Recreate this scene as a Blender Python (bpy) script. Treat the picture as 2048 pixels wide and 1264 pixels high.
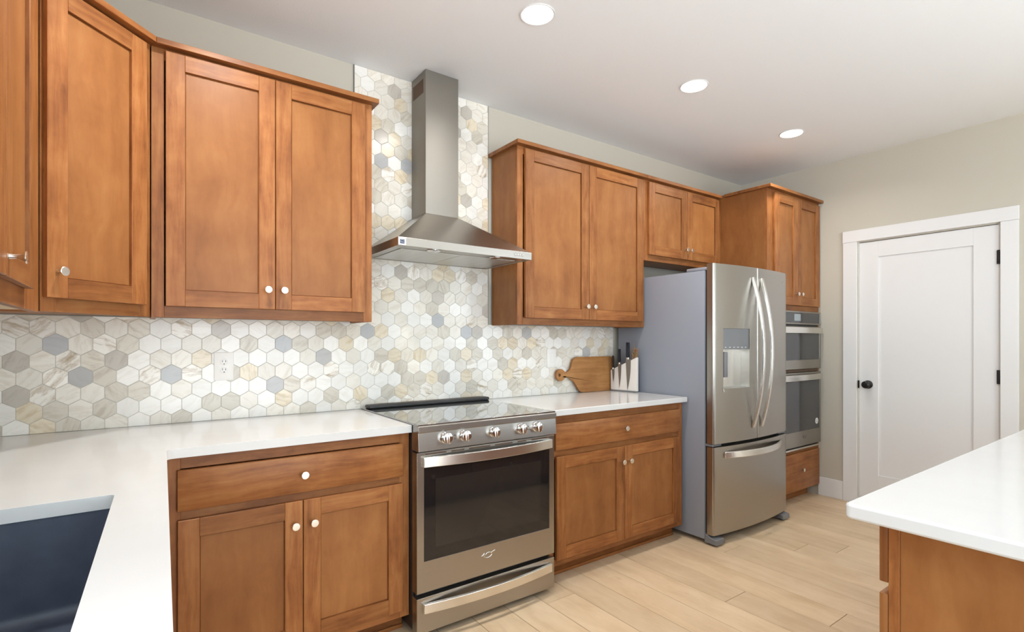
import bpy, bmesh, math, random
from mathutils import Vector, Matrix
from mathutils.geometry import tessellate_polygon

for o in list(bpy.data.objects):
    bpy.data.objects.remove(o)
scene = bpy.context.scene
COL = scene.collection
R = math.radians

# ------------------------------------------------------------------ camera
F_PX, HORIZON, YAW = 1037.24, 682.0, 0.62
cam = bpy.data.cameras.new('camera')
cam.sensor_width = 36.0
cam.lens = F_PX / 2048 * 36.0
cam.shift_y = (HORIZON - 632.0) / 2048
cam.clip_start = 0.05
camo = bpy.data.objects.new('camera', cam)
COL.objects.link(camo)
camo.location = (-0.9293, -2.7045, 1.274)
camo.rotation_euler = (R(90), 0, -YAW)
scene.camera = camo

# ------------------------------------------------------------------ world + daylight
scene.view_settings.view_transform = 'Standard'
scene.view_settings.look = 'None'
scene.view_settings.gamma = 1.0
scene.view_settings.use_curve_mapping = False
scene.view_settings.exposure = 0.10
scene.cycles.use_denoising = True
scene.cycles.max_bounces = 12
scene.cycles.diffuse_bounces = 8
scene.cycles.sample_clamp_indirect = 6.0
scene.cycles.caustics_reflective = False
scene.cycles.caustics_refractive = False

world = bpy.data.worlds.new('sky')
scene.world = world
world.use_nodes = True
wn = world.node_tree
bg = wn.nodes['Background']
tc = wn.nodes.new('ShaderNodeTexCoord')
sep = wn.nodes.new('ShaderNodeSeparateXYZ')
ramp = wn.nodes.new('ShaderNodeValToRGB')
mr = wn.nodes.new('ShaderNodeMapRange')
mr.inputs[1].default_value = -1
mr.inputs[2].default_value = 1
wn.links.new(tc.outputs['Generated'], sep.inputs[0])
wn.links.new(sep.outputs[2], mr.inputs[0])
wn.links.new(mr.outputs[0], ramp.inputs[0])
ramp.color_ramp.elements[0].position = 0.42
ramp.color_ramp.elements[0].color = (1.15, 1.25, 1.36, 1)
ramp.color_ramp.elements[1].position = 0.56
ramp.color_ramp.elements[1].color = (0.66, 0.80, 0.90, 1)
wn.links.new(ramp.outputs[0], bg.inputs[0])
SKY = 8.4
bg.inputs[1].default_value = SKY

XL, XR, YB, YF, ZC = -1.50, 3.653, 0.010, -6.3, 2.732    # room
WIN = [('window_1', 'west', -3.25, -1.95, 1.06, 2.40),
       ('fill_window_2', 'west', -5.7, -4.3, 0.06, 2.35),  # unseen window, added for more light from the back left
       ('fill_window_3', 'east', -5.9, -4.0, 0.06, 2.40),  # unseen opening, added to brighten the left back corner
       ('fill_window_4', 'south', -0.8, 1.4, 0.06, 2.40)]  # out of view, added as cool fill for tiles and ceiling

def portal(name, loc, rot, w, h):
    l = bpy.data.lights.new(name, 'AREA')
    l.shape = 'RECTANGLE'
    l.size, l.size_y = w, h
    l.cycles.is_portal = True
    o = bpy.data.objects.new(name, l)
    COL.objects.link(o)
    o.location, o.rotation_euler = loc, rot
for n, side, a, b, z0, z1 in WIN:
    if side == 'west':
        portal('daylight_' + n, (XL - 0.06, (a + b) / 2, (z0 + z1) / 2), (R(90), 0, R(-90)), b - a, z1 - z0)
    elif side == 'east':
        portal('daylight_' + n, (XR + 0.06, (a + b) / 2, (z0 + z1) / 2), (R(90), 0, R(90)), b - a, z1 - z0)
    else:
        portal('daylight_' + n, ((a + b) / 2, YF - 0.06, (z0 + z1) / 2), (R(90), 0, 0), b - a, z1 - z0)

LAMP_W = 7.0     # each recessed ceiling lamp

# ------------------------------------------------------------------ materials
def mat(name):
    m = bpy.data.materials.new(name)
    m.use_nodes = True
    n = m.node_tree
    return m, n, n.nodes['Principled BSDF'], n.links

def simple(name, col, rough=0.5, metal=0.0, spec=0.5, coat=0.0, bump=0.0, bscale=200, vary=0.0, vscale=3.0):
    m, n, p, L = mat(name)
    p.inputs['Base Color'].default_value = (*col, 1)
    p.inputs['Roughness'].default_value = rough
    p.inputs['Metallic'].default_value = metal
    p.inputs['Specular IOR Level'].default_value = spec
    p.inputs['Coat Weight'].default_value = coat
    tcn = n.nodes.new('ShaderNodeTexCoord')
    if vary:
        nz = n.nodes.new('ShaderNodeTexNoise')
        nz.inputs['Scale'].default_value = vscale
        nz.inputs['Detail'].default_value = 5
        L.new(tcn.outputs['Object'], nz.inputs['Vector'])
        mx = n.nodes.new('ShaderNodeMixRGB')
        mx.inputs[1].default_value = (*[c * (1 - vary) for c in col], 1)
        mx.inputs[2].default_value = (*[min(1, c * (1 + vary)) for c in col], 1)
        L.new(nz.outputs['Fac'], mx.inputs[0])
        L.new(mx.outputs[0], p.inputs['Base Color'])
    if bump:
        nb = n.nodes.new('ShaderNodeTexNoise')
        nb.inputs['Scale'].default_value = bscale
        nb.inputs['Detail'].default_value = 3
        L.new(tcn.outputs['Object'], nb.inputs['Vector'])
        bp = n.nodes.new('ShaderNodeBump')
        bp.inputs['Strength'].default_value = bump
        bp.inputs['Distance'].default_value = 0.002
        L.new(nb.outputs['Fac'], bp.inputs['Height'])
        L.new(bp.outputs[0], p.inputs['Normal'])
    return m

def wood(name, dark, mid, light, rough=0.40, along=2.2, across=26.0, mottle=5.0, tonemix=0.16, knots=0.5):
    """Stained wood: grain runs along U of the UV map (metres), each board has its own 'tone'."""
    m, n, p, L = mat(name)
    N = n.nodes.new
    uv = N('ShaderNodeUVMap'); uv.uv_map = 'UVMap'
    mp = N('ShaderNodeMapping'); mp.inputs['Scale'].default_value = (along, across, 1)
    L.new(uv.outputs[0], mp.inputs[0])
    warp = N('ShaderNodeTexNoise'); warp.inputs['Scale'].default_value = 4.0
    L.new(uv.outputs[0], warp.inputs['Vector'])
    wm = N('ShaderNodeMixRGB'); wm.blend_type = 'ADD'; wm.inputs[0].default_value = 0.9
    L.new(mp.outputs[0], wm.inputs[1]); L.new(warp.outputs['Color'], wm.inputs[2])
    g = N('ShaderNodeTexNoise'); g.inputs['Scale'].default_value = 1.6; g.inputs['Detail'].default_value = 6; g.inputs['Roughness'].default_value = 0.62
    L.new(wm.outputs[0], g.inputs['Vector'])
    mo = N('ShaderNodeTexNoise'); mo.inputs['Scale'].default_value = mottle; mo.inputs['Detail'].default_value = 4; mo.inputs['Roughness'].default_value = 0.6
    L.new(uv.outputs[0], mo.inputs['Vector'])
    ad = N('ShaderNodeMath'); ad.operation = 'MULTIPLY_ADD'; ad.inputs[1].default_value = 0.55
    L.new(g.outputs['Fac'], ad.inputs[0])
    m2 = N('ShaderNodeMath'); m2.operation = 'MULTIPLY'; m2.inputs[1].default_value = 0.45
    L.new(mo.outputs['Fac'], m2.inputs[0]); L.new(m2.outputs[0], ad.inputs[2])
    cr = N('ShaderNodeValToRGB')
    e = cr.color_ramp.elements
    e[0].position = 0.34; e[0].color = (*dark, 1)
    e[1].position = 0.66; e[1].color = (*light, 1)
    k = e.new(0.5); k.color = (*mid, 1)
    L.new(ad.outputs[0], cr.inputs[0])
    # small dark burls
    kn = N('ShaderNodeTexNoise'); kn.inputs['Scale'].default_value = 9.0; kn.inputs['Detail'].default_value = 3
    mk = N('ShaderNodeMapping'); mk.inputs['Scale'].default_value = (1.0, 1.8, 1); L.new(uv.outputs[0], mk.inputs[0]); L.new(mk.outputs[0], kn.inputs['Vector'])
    kr = N('ShaderNodeMapRange'); kr.inputs[1].default_value = 0.70; kr.inputs[2].default_value = 0.82; kr.inputs[3].default_value = 0; kr.inputs[4].default_value = knots
    L.new(kn.outputs['Fac'], kr.inputs[0])
    mk2 = N('ShaderNodeMixRGB'); mk2.inputs[2].default_value = (*[c * 0.45 for c in dark], 1)
    L.new(kr.outputs[0], mk2.inputs[0]); L.new(cr.outputs[0], mk2.inputs[1])
    at = N('ShaderNodeAttribute'); at.attribute_name = 'tone'
    tr = N('ShaderNodeMapRange'); tr.inputs[3].default_value = 1 - tonemix; tr.inputs[4].default_value = 1 + tonemix
    L.new(at.outputs['Fac'], tr.inputs[0])
    mul = N('ShaderNodeVectorMath'); mul.operation = 'SCALE'
    L.new(mk2.outputs[0], mul.inputs[0]); L.new(tr.outputs[0], mul.inputs['Scale'])
    L.new(mul.outputs[0], p.inputs['Base Color'])
    p.inputs['Roughness'].default_value = rough
    p.inputs['Specular IOR Level'].default_value = 0.26
    bp = N('ShaderNodeBump'); bp.inputs['Strength'].default_value = 0.06; bp.inputs['Distance'].default_value = 0.001
    L.new(g.outputs['Fac'], bp.inputs['Height']); L.new(bp.outputs[0], p.inputs['Normal'])
    return m

def brushed(name, col, rough=0.3, axis='x', contrast=0.025):
    m, n, p, L = mat(name)
    N = n.nodes.new
    t = N('ShaderNodeTexCoord'); mp = N('ShaderNodeMapping')
    mp.inputs['Scale'].default_value = {'x': (3, 80, 220), 'z': (220, 80, 3), 'y': (80, 3, 220)}[axis]
    L.new(t.outputs['Object'], mp.inputs[0])
    nz = N('ShaderNodeTexNoise'); nz.inputs['Scale'].default_value = 1.0; nz.inputs['Detail'].default_value = 4
    L.new(mp.outputs[0], nz.inputs['Vector'])
    mx = N('ShaderNodeMixRGB')
    mx.inputs[1].default_value = (*[c * (1 - contrast) for c in col], 1)
    mx.inputs[2].default_value = (*[min(1, c * (1 + contrast)) for c in col], 1)
    L.new(nz.outputs['Fac'], mx.inputs[0]); L.new(mx.outputs[0], p.inputs['Base Color'])
    rr = N('ShaderNodeMapRange'); rr.inputs[3].default_value = rough; rr.inputs[4].default_value = rough
    L.new(nz.outputs['Fac'], rr.inputs[0]); L.new(rr.outputs[0], p.inputs['Roughness'])
    p.inputs['Metallic'].default_value = 1.0
    p.inputs['Anisotropic'].default_value = 0.0
    return m

M = {}
M['wood'] = wood('stained_maple', (0.155, 0.050, 0.014), (0.270, 0.101, 0.030), (0.36, 0.157, 0.053))
M['wood_panel'] = wood('stained_maple_panel', (0.222, 0.082, 0.024), (0.282, 0.111, 0.034), (0.335, 0.144, 0.047), along=1.6, across=9, tonemix=0.08, knots=0.15)
M['raw_wood'] = simple('unfinished_maple', (0.62, 0.48, 0.32), 0.6)
M['inside'] = simple('dark_cabinet_inside', (0.10, 0.055, 0.03), 0.7)
M['wall'] = simple('greige_wall_paint', (0.53, 0.497, 0.42), 0.75, spec=0.25, bump=0.08, bscale=350)
M['ceiling'] = simple('flat_white_ceiling_paint', (0.83, 0.85, 0.87), 0.9, spec=0.1, bump=0.25, bscale=120)
M['white_paint'] = simple('white_trim_paint', (0.73, 0.73, 0.725), 0.35, spec=0.4)
M['quartz'] = simple('white_quartz', (0.63, 0.63, 0.62), 0.13, spec=0.5, vary=0.03, vscale=9)
M['steel'] = brushed('brushed_stainless', (0.40, 0.375, 0.34), 0.28)
M['steel_v'] = brushed('brushed_stainless_vertical', (0.32, 0.297, 0.262), 0.62, 'z')
M['bright_steel'] = brushed('bright_stainless', (0.78, 0.76, 0.72), 0.24)
M['chrome'] = simple('chrome', (0.80, 0.80, 0.81), 0.09, 1.0)
M['nickel'] = simple('brushed_nickel', (0.80, 0.76, 0.69), 0.25, 1.0)
M['fridge_grey'] = simple('grey_enamel', (0.25, 0.27, 0.315), 0.36, 0.0, 0.5, bump=0.05, bscale=500)
M['black_glass'] = simple('black_glass', (0.012, 0.011, 0.011), 0.04, spec=0.6)
M['inner_glass'] = simple('smoked_inner_glass', (0.021, 0.018, 0.016), 0.05, spec=0.6)
M['cooktop_glass'] = simple('black_ceramic_glass', (0.025, 0.026, 0.027), 0.05, spec=1.0, coat=1.0)
M['cooktop_glass'].node_tree.nodes['Principled BSDF'].inputs['IOR'].default_value = 2.6
M['oven_glass'] = simple('dark_grey_oven_glass', (0.055, 0.055, 0.058), 0.08, spec=0.6)
M['black_plastic'] = simple('black_plastic', (0.018, 0.018, 0.019), 0.4)
M['grey_plastic'] = simple('grey_plastic', (0.17, 0.175, 0.185), 0.45)
M['dark_metal'] = simple('oil_rubbed_bronze', (0.03, 0.028, 0.027), 0.35, 0.8)
M['white_plastic'] = simple('white_plastic', (0.86, 0.84, 0.80), 0.30)
M['sink'] = simple('dark_blue_granite_composite', (0.062, 0.074, 0.105), 0.42, spec=0.4, vary=0.3, vscale=18, bump=0.1, bscale=300)
M['block'] = simple('pale_painted_block', (0.74, 0.70, 0.65), 0.45)
M['handle_navy'] = simple('dark_navy_handle', (0.014, 0.017, 0.026), 0.3)
M['handle_brown'] = simple('dark_brown_handle', (0.045, 0.022, 0.016), 0.35)
M['board'] = wood('acacia_board', (0.27, 0.115, 0.035), (0.38, 0.175, 0.058), (0.48, 0.245, 0.09), 0.45, 1.5, 22, 4, 0.12, 0.3)
M['floor'] = wood('pale_oak_plank', (0.54, 0.385, 0.235), (0.64, 0.48, 0.31), (0.71, 0.55, 0.375), 0.38, 0.9, 9.0, 3.0, 0.055, 0.35)
M['seam'] = simple('plank_seam', (0.20, 0.12, 0.065), 0.8)
M['twig'] = simple('dry_straw', (0.34, 0.20, 0.085), 0.8)
M['red'] = simple('dried_red_berry', (0.30, 0.035, 0.02), 0.5)
M['display'] = simple('display_glass', (0.30, 0.34, 0.36), 0.15)
M['sticker_white'] = simple('white_sticker', (0.80, 0.80, 0.78), 0.5)
M['sticker_blue'] = simple('navy_print', (0.02, 0.04, 0.09), 0.5)
M['grout'] = simple('grey_grout', (0.58, 0.56, 0.52), 0.85)
M['filter'] = brushed('filter_mesh', (0.60, 0.60, 0.58), 0.42, 'y', 0.15)

def emission(name, col, strength):
    m, n, p, L = mat(name)
    p.inputs['Base Color'].default_value = (.1, .1, .1, 1)
    p.inputs['Emission Color'].default_value = (*col, 1)
    p.inputs['Emission Strength'].default_value = strength
    return m
M['lamp'] = emission('lit_lamp_diffuser', (1.0, 0.97, 0.90), 9.0)

def thin_glass(name):
    m, n, p, L = mat(name)
    N = n.nodes.new
    tr = N('ShaderNodeBsdfTransparent'); gl = N('ShaderNodeBsdfGlossy'); gl.inputs['Roughness'].default_value = 0.0
    mx = N('ShaderNodeMixShader')
    mx.inputs[0].default_value = 0.05; L.new(tr.outputs[0], mx.inputs[1]); L.new(gl.outputs[0], mx.inputs[2])
    L.new(mx.outputs[0], n.nodes['Material Output'].inputs[0])
    return m
M['pane'] = thin_glass('clear_window_glass')

def marble_tiles():
    m, n, p, L = mat('polished_marble_hexagon')
    N = n.nodes.new
    base = N('ShaderNodeAttribute'); base.attribute_name = 'tile_colour'
    vein = N('ShaderNodeAttribute'); vein.attribute_name = 'vein_colour'
    uv = N('ShaderNodeUVMap'); uv.uv_map = 'UVMap'
    mp = N('ShaderNodeMapping'); mp.inputs['Scale'].default_value = (10, 52, 1)
    L.new(uv.outputs[0], mp.inputs[0])
    wp = N('ShaderNodeTexNoise'); wp.inputs['Scale'].default_value = 22; wp.inputs['Detail'].default_value = 3
    L.new(uv.outputs[0], wp.inputs['Vector'])
    ad = N('ShaderNodeMixRGB'); ad.blend_type = 'ADD'; ad.inputs[0].default_value = 1.3
    L.new(mp.outputs[0], ad.inputs[1]); L.new(wp.outputs['Color'], ad.inputs[2])
    nz = N('ShaderNodeTexNoise'); nz.inputs['Scale'].default_value = 1.0; nz.inputs['Detail'].default_value = 6; nz.inputs['Roughness'].default_value = 0.6
    L.new(ad.outputs[0], nz.inputs['Vector'])
    rg = N('ShaderNodeMapRange'); rg.inputs[1].default_value = 0.47; rg.inputs[2].default_value = 0.68
    L.new(nz.outputs['Fac'], rg.inputs[0])
    # vein amount is stored in the vein colour's alpha
    mu = N('ShaderNodeMath'); mu.operation = 'MULTIPLY'
    L.new(rg.outputs[0], mu.inputs[0]); L.new(vein.outputs['Alpha'], mu.inputs[1])
    mx = N('ShaderNodeMixRGB')
    L.new(mu.outputs[0], mx.inputs[0]); L.new(base.outputs['Color'], mx.inputs[1]); L.new(vein.outputs['Color'], mx.inputs[2])
    L.new(mx.outputs[0], p.inputs['Base Color'])
    p.inputs['Roughness'].default_value = 0.20
    p.inputs['Specular IOR Level'].default_value = 0.32
    return m
M['tile'] = marble_tiles()

# ------------------------------------------------------------------ mesh builder
rnd = random.Random(7)

class MB:
    def __init__(s):
        s.bm = bmesh.new()
        s.uv = s.bm.loops.layers.uv.new('UVMap')
        s.tone = s.bm.loops.layers.float_color.new('tone')

    def _paint(s, bm, grain, tone, off):
        uv = bm.loops.layers.uv.get('UVMap') or bm.loops.layers.uv.new('UVMap')
        tn = bm.loops.layers.float_color.get('tone') or bm.loops.layers.float_color.new('tone')
        bm.normal_update()
        for f in bm.faces:
            nm = f.normal
            ax = max(range(3), key=lambda i: abs(nm[i]))
            g = 'xyz'.index(grain)
            oth = [i for i in range(3) if i != g and i != ax]
            for l in f.loops:
                c = l.vert.co
                u = c[g] if g != ax else c[(ax + 1) % 3]
                v = c[oth[0]] if oth else c[(ax + 2) % 3]
                l[uv].uv = (u + off[0], v + off[1] + ax * 0.37)
                l[tn] = (tone, tone, tone, 1)

    def _merge(s, bm, grain='z', tone=None):
        off = (rnd.uniform(0, 30), rnd.uniform(0, 30))
        s._paint(bm, grain, rnd.random() if tone is None else tone, off)
        me = bpy.data.meshes.new('tmp')
        bm.to_mesh(me); bm.free()
        s.bm.from_mesh(me)
        bpy.data.meshes.remove(me)
        return s

    def box(s, x0, x1, y0, y1, z0, z1, bev=0.0015, grain='z', tone=None, seg=1, mtx=None):
        bm = bmesh.new()
        bmesh.ops.create_cube(bm, size=1)
        sx, sy, sz = abs(x1 - x0), abs(y1 - y0), abs(z1 - z0)
        for v in bm.verts:
            v.co = Vector((v.co.x * sx + (x0 + x1) / 2, v.co.y * sy + (y0 + y1) / 2, v.co.z * sz + (z0 + z1) / 2))
        b = min(bev, 0.45 * min(sx, sy, sz))
        if b > 0:
            bmesh.ops.bevel(bm, geom=bm.edges[:], offset=b, segments=seg, affect='EDGES', profile=0.5)
        if mtx is not None:
            bmesh.ops.transform(bm, matrix=mtx, verts=bm.verts[:])
        return s._merge(bm, grain, tone)

    def prism(s, loops, axis, lo, hi, grain='z', tone=None):
        """loops: outer 2-D outline first, then holes; extruded along axis from lo to hi."""
        def P(a, b, t):
            return {'z': (a, b, t), 'y': (a, t, b), 'x': (t, a, b)}[axis]
        bm = bmesh.new()
        flat, vl, vh = [], [], []
        for lp in loops:
            vl.append([bm.verts.new(P(a, b, lo)) for a, b in lp])
            vh.append([bm.verts.new(P(a, b, hi)) for a, b in lp])
        fl = [v for q in vl for v in q]; fh = [v for q in vh for v in q]
        if len(loops) == 1:
            bm.faces.new(fl); bm.faces.new(fh)
        else:
            for t in tessellate_polygon([[Vector((a, b, 0)) for a, b in lp] for lp in loops]):
                try:
                    bm.faces.new([fl[i] for i in t]); bm.faces.new([fh[i] for i in t])
                except ValueError:
                    pass
        for ql, qh in zip(vl, vh):
            n = len(ql)
            for i in range(n):
                bm.faces.new((ql[i], ql[(i + 1) % n], qh[(i + 1) % n], qh[i]))
        bmesh.ops.recalc_face_normals(bm, faces=bm.faces[:])
        return s._merge(bm, grain, tone)

    def lathe(s, prof, origin, axis, seg=24, tone=None):
        """prof: (radius, distance along axis) pairs."""
        a = Vector(axis).normalized()
        q = a.to_track_quat('Z', 'Y').to_matrix().to_4x4()
        T = Matrix.Translation(Vector(origin)) @ q
        bm = bmesh.new()
        rings = []
        for r, h in prof:
            if r < 1e-6:
                rings.append([bm.verts.new(T @ Vector((0, 0, h)))])
            else:
                rings.append([bm.verts.new(T @ Vector((r * math.cos(2 * math.pi * i / seg), r * math.sin(2 * math.pi * i / seg), h))) for i in range(seg)])
        for A, B in zip(rings, rings[1:]):
            for i in range(seg):
                j = (i + 1) % seg
                if len(A) == 1 and len(B) == 1:
                    continue
                if len(A) == 1:
                    bm.faces.new((A[0], B[i], B[j]))
                elif len(B) == 1:
                    bm.faces.new((A[j], A[i], B[0]))
                else:
                    bm.faces.new((A[i], A[j], B[j], B[i]))
        for rg, fl in ((rings[0], True), (rings[-1], False)):
            if len(rg) > 1:
                bm.faces.new(rg[::-1] if fl else rg)
        bmesh.ops.recalc_face_normals(bm, faces=bm.faces[:])
        return s._merge(bm, 'z', tone)

    def tube(s, pts, r, seg=8):
        for i in range(len(pts) - 1):
            a, b = Vector(pts[i]), Vector(pts[i + 1])
            s.lathe([(0, 0), (r, 0), (r, (b - a).length), (0, (b - a).length)], a, b - a, seg)
        return s

    def build(s, name, material, parent=None, smooth=True, angle=35, bevel=0.0):
        me = bpy.data.meshes.new(name)
        s.bm.normal_update()
        s.bm.to_mesh(me); s.bm.free()
        mats = material if isinstance(material, (list, tuple)) else [material]
        for m_ in mats:
            me.materials.append(m_)
        if smooth:
            me.shade_smooth()
            me.set_sharp_from_angle(angle=R(angle))
        o = bpy.data.objects.new(name, me)
        COL.objects.link(o)
        if parent is not None:
            o.parent = parent
        if bevel:
            b = o.modifiers.new('edge', 'BEVEL')
            b.width = bevel; b.segments = 2; b.limit_method = 'ANGLE'; b.angle_limit = R(50)
        return o

def tag(o, label, cat, group=None):
    o['label'] = label; o['category'] = cat
    if group:
        o['group'] = group
    return o

def thing(name, label, cat, loc=(0, 0, 0), rz=0.0, group=None):
    o = bpy.data.objects.new(name, None)
    o.empty_display_size = 0.1
    COL.objects.link(o)
    o.location = loc; o.rotation_euler = (0, 0, rz)
    return tag(o, label, cat, group)

def structure(o):
    o['kind'] = 'structure'
    return o

def arc_pts(cx, cy, r, a0, a1, n):
    return [(cx + r * math.cos(R(a0 + (a1 - a0) * i / n)), cy + r * math.sin(R(a0 + (a1 - a0) * i / n))) for i in range(n + 1)]

# ------------------------------------------------------------------ room shell
def make_floor():
    mb = MB()
    w, gap = 0.18, 0.0014
    joints = {2: [-1.247], 3: [-1.644], 7: [-1.137]}
    k = -17
    while 1.03 + w * k < XR + 0.2:
        x0 = 1.03 + w * k
        if x0 + w > XL - 0.1:
            start = joints[k][0] if k in joints else rnd.uniform(-1.3, 0)
            y = start
            while y < 0.15:
                y += 1.35
            while y > YF - 0.1:
                y2 = y - 1.35
                ya, yb = max(y2, YF - 0.1), min(y, 0.1)
                if yb - ya > 0.02:
                    mb.box(max(x0, XL - .1) + gap, min(x0 + w, XR + .1) - gap, ya + gap, yb - gap, -0.012, 0.0, bev=0.0009, grain='y')
                y = y2
        k += 1
    f = structure(mb.build('floor', M['floor']))
    b = MB().box(XL - .1, XR + .1, YF - .1, .1, -.06, -.002, 0).build('seam_base', M['seam'], f)
    return f
make_floor()

structure(MB().box(XL - .1, XR + .1, YF - .1, .1, ZC, ZC + .1, 0).build('ceiling', M['ceiling']))
structure(MB().box(XL - .1, XR + .1, YB, YB + .1, 0, ZC, 0).build('wall_back', M['wall']))
DY0, DY1, DZ = -0.972, -1.792, 2.045          # door opening in the right wall
structure(MB().prism([[(.1, 0), (DY0, 0), (DY0, DZ), (DY1, DZ), (DY1, 0), (YF, 0), (YF, ZC), (.1, ZC)]] + [[(a, z0), (a, z1), (b, z1), (b, z0)] for n, sd, a, b, z0, z1 in WIN if sd == 'east'], 'x', XR, XR + .12).build('wall_right', M['wall'], smooth=False))
def wall_with_holes(name, axis, lo, hi, u0, u1, holes):
    loops = [[(u0, 0), (u1, 0), (u1, ZC), (u0, ZC)]] + [[(a, z0), (a, z1), (b, z1), (b, z0)] for a, b, z0, z1 in holes]
    return structure(MB().prism(loops, axis, lo, hi).build(name, M['wall'], smooth=False))
wall_with_holes('wall_left', 'x', XL - .12, XL, YF, YB, [(a, b, z0, z1) for n, sd, a, b, z0, z1 in WIN if sd == 'west'])
wall_with_holes('wall_front', 'y', YF - .12, YF, XL, XR, [(a, b, z0, z1) for n, sd, a, b, z0, z1 in WIN if sd == 'south'])

for n, sd, a, b, z0, z1 in WIN:
    fr, pn = MB(), MB()
    mid = (a + b) / 2
    bars = [(a, a + .05, z0, z1), (b - .05, b, z0, z1), (a + .0505, mid - .0305, z0, z0 + .05), (mid + .0305, b - .0505, z0, z0 + .05), (a + .0505, mid - .0305, z1 - .05, z1), (mid + .0305, b - .0505, z1 - .05, z1), (mid - .03, mid + .03, z0, z1)]
    for p0, p1, q0, q1 in bars:
        if sd == 'west':
            fr.box(XL - .10, XL - .03, p0, p1, q0, q1)
        elif sd == 'east':
            fr.box(XR + .03, XR + .10, p0, p1, q0, q1)
        else:
            fr.box(p0, p1, YF - .10, YF - .03, q0, q1)
    cs = [(a - .09, a, z0 - .09, z1 + .09), (b, b + .09, z0 - .09, z1 + .09), (a, b, z1, z1 + .09)] + ([(a, b, z0 - .09, z0)] if z0 > .3 else [])
    for p0, p1, q0, q1 in cs:
        if sd == 'west':
            fr.box(XL + .0005, XL + .015, p0, p1, max(q0, 0), q1)
        elif sd == 'east':
            fr.box(XR - .015, XR - .0005, p0, p1, max(q0, 0), q1)
        else:
            fr.box(p0, p1, YF + .0005, YF + .015, max(q0, 0), q1)
    w = structure(fr.build(n, M['white_paint']))
    if sd == 'west':
        pn.box(XL - .07, XL - .066, a + .04, b - .04, z0 + .04, z1 - .04, 0)
    elif sd == 'east':
        pn.box(XR + .066, XR + .07, a + .04, b - .04, z0 + .04, z1 - .04, 0)
    else:
        pn.box(a + .04, b - .04, YF - .07, YF - .066, z0 + .04, z1 - .04, 0)
    pn.build('window_pane', M['pane'], w)

# interior door in the right wall
def make_door():
    mb = MB()
    x0, x1 = XR + .004, XR + .044
    a, b = DY0 - .004, DY1 + .004
    pa, pb, pz0, pz1 = -1.103, -1.660, 0.245, 1.921
    mb.box(x0, x1, pa, a, .008, DZ - .004, .001); mb.box(x0, x1, b, pb, .008, DZ - .004, .001)
    mb.box(x0, x1, pb, pa, .008, pz0, .001); mb.box(x0, x1, pb, pa, pz1, DZ - .004, .001)
    d = structure(mb.build('door_1', M['white_paint']))
    MB().box(x0 + .009, x1 - .004, pb - .005, pa + .005, pz0 - .005, pz1 + .005, 0).build('panel', M['white_paint'], d)
    k = MB().lathe([(0, 0), (.032, 0), (.032, .006), (.026, .010), (.011, .013), (.011, .030), (.022, .036), (.028, .046), (.027, .058), (.018, .066), (0, .068)], (x0, -1.036, .937), (-1, 0, 0))
    k.build('door_knob', M['dark_metal'], d)
    MB().box(XR - .002, XR + .003, DY0 - .004, DY0 + .007, .905, .965, .0005).build('strike_plate', M['dark_metal'], d)
    for z in (1.826, 1.037, .22):
        h = MB().box(XR - .004, XR + .003, DY1 - .006, DY1 + .012, z - .045, z + .045, .0005)
        h.lathe([(0, 0), (.006, 0), (.006, .092), (0, .092)], (XR - .006, DY1 + .002, z - .046), (0, 0, 1), 12)
        h.build('hinge', M['dark_metal'], d)
    # jamb and casing
    j = MB()
    j.box(XR, XR + .12, DY0 - .003, DY0 + .0005, 0, DZ, 0); j.box(XR, XR + .12, DY1 - .0005, DY1 + .003, 0, DZ, 0)
    j.box(XR + .05, XR + .10, DY1, DY0, 0, DZ, 0)
    j.build('door_jamb', M['white_paint'], d)
    t = MB()
    t.box(XR - .019, XR - .0005, DY0 + .008, -.866, 0, DZ + .008, .002)
    t.box(XR - .019, XR - .0005, -1.888, DY1 - .008, 0, DZ + .008, .002)
    t.box(XR - .021, XR - .0005, -1.890, -.864, DZ + .0085, 2.144, .002)
    structure(t.build('trim_1', M['white_paint']))
make_door()
bb = MB()
bb.box(XR - .015, XR - .0005, -.864, -.676, 0, .150, .003)
bb.box(XR - .015, XR - .0005, -3.20, -1.891, 0, .150, .003)
structure(bb.build('baseboard_right', M['white_paint']))

# ------------------------------------------------------------------ hexagonal backsplash
def clip(poly, x0, x1, z0, z1):
    for ax, val, sgn in ((0, x0, 1), (0, x1, -1), (1, z0, 1), (1, z1, -1)):
        out = []
        n = len(poly)
        for i in range(n):
            p, q = poly[i], poly[(i + 1) % n]
            ip, iq = (p[ax] - val) * sgn >= 0, (q[ax] - val) * sgn >= 0
            if ip:
                out.append(p)
            if ip != iq:
                t = (val - p[ax]) / (q[ax] - p[ax])
                out.append((p[0] + t * (q[0] - p[0]), p[1] + t * (q[1] - p[1])))
        poly = out
        if len(poly) < 3:
            return []
    return poly

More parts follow.
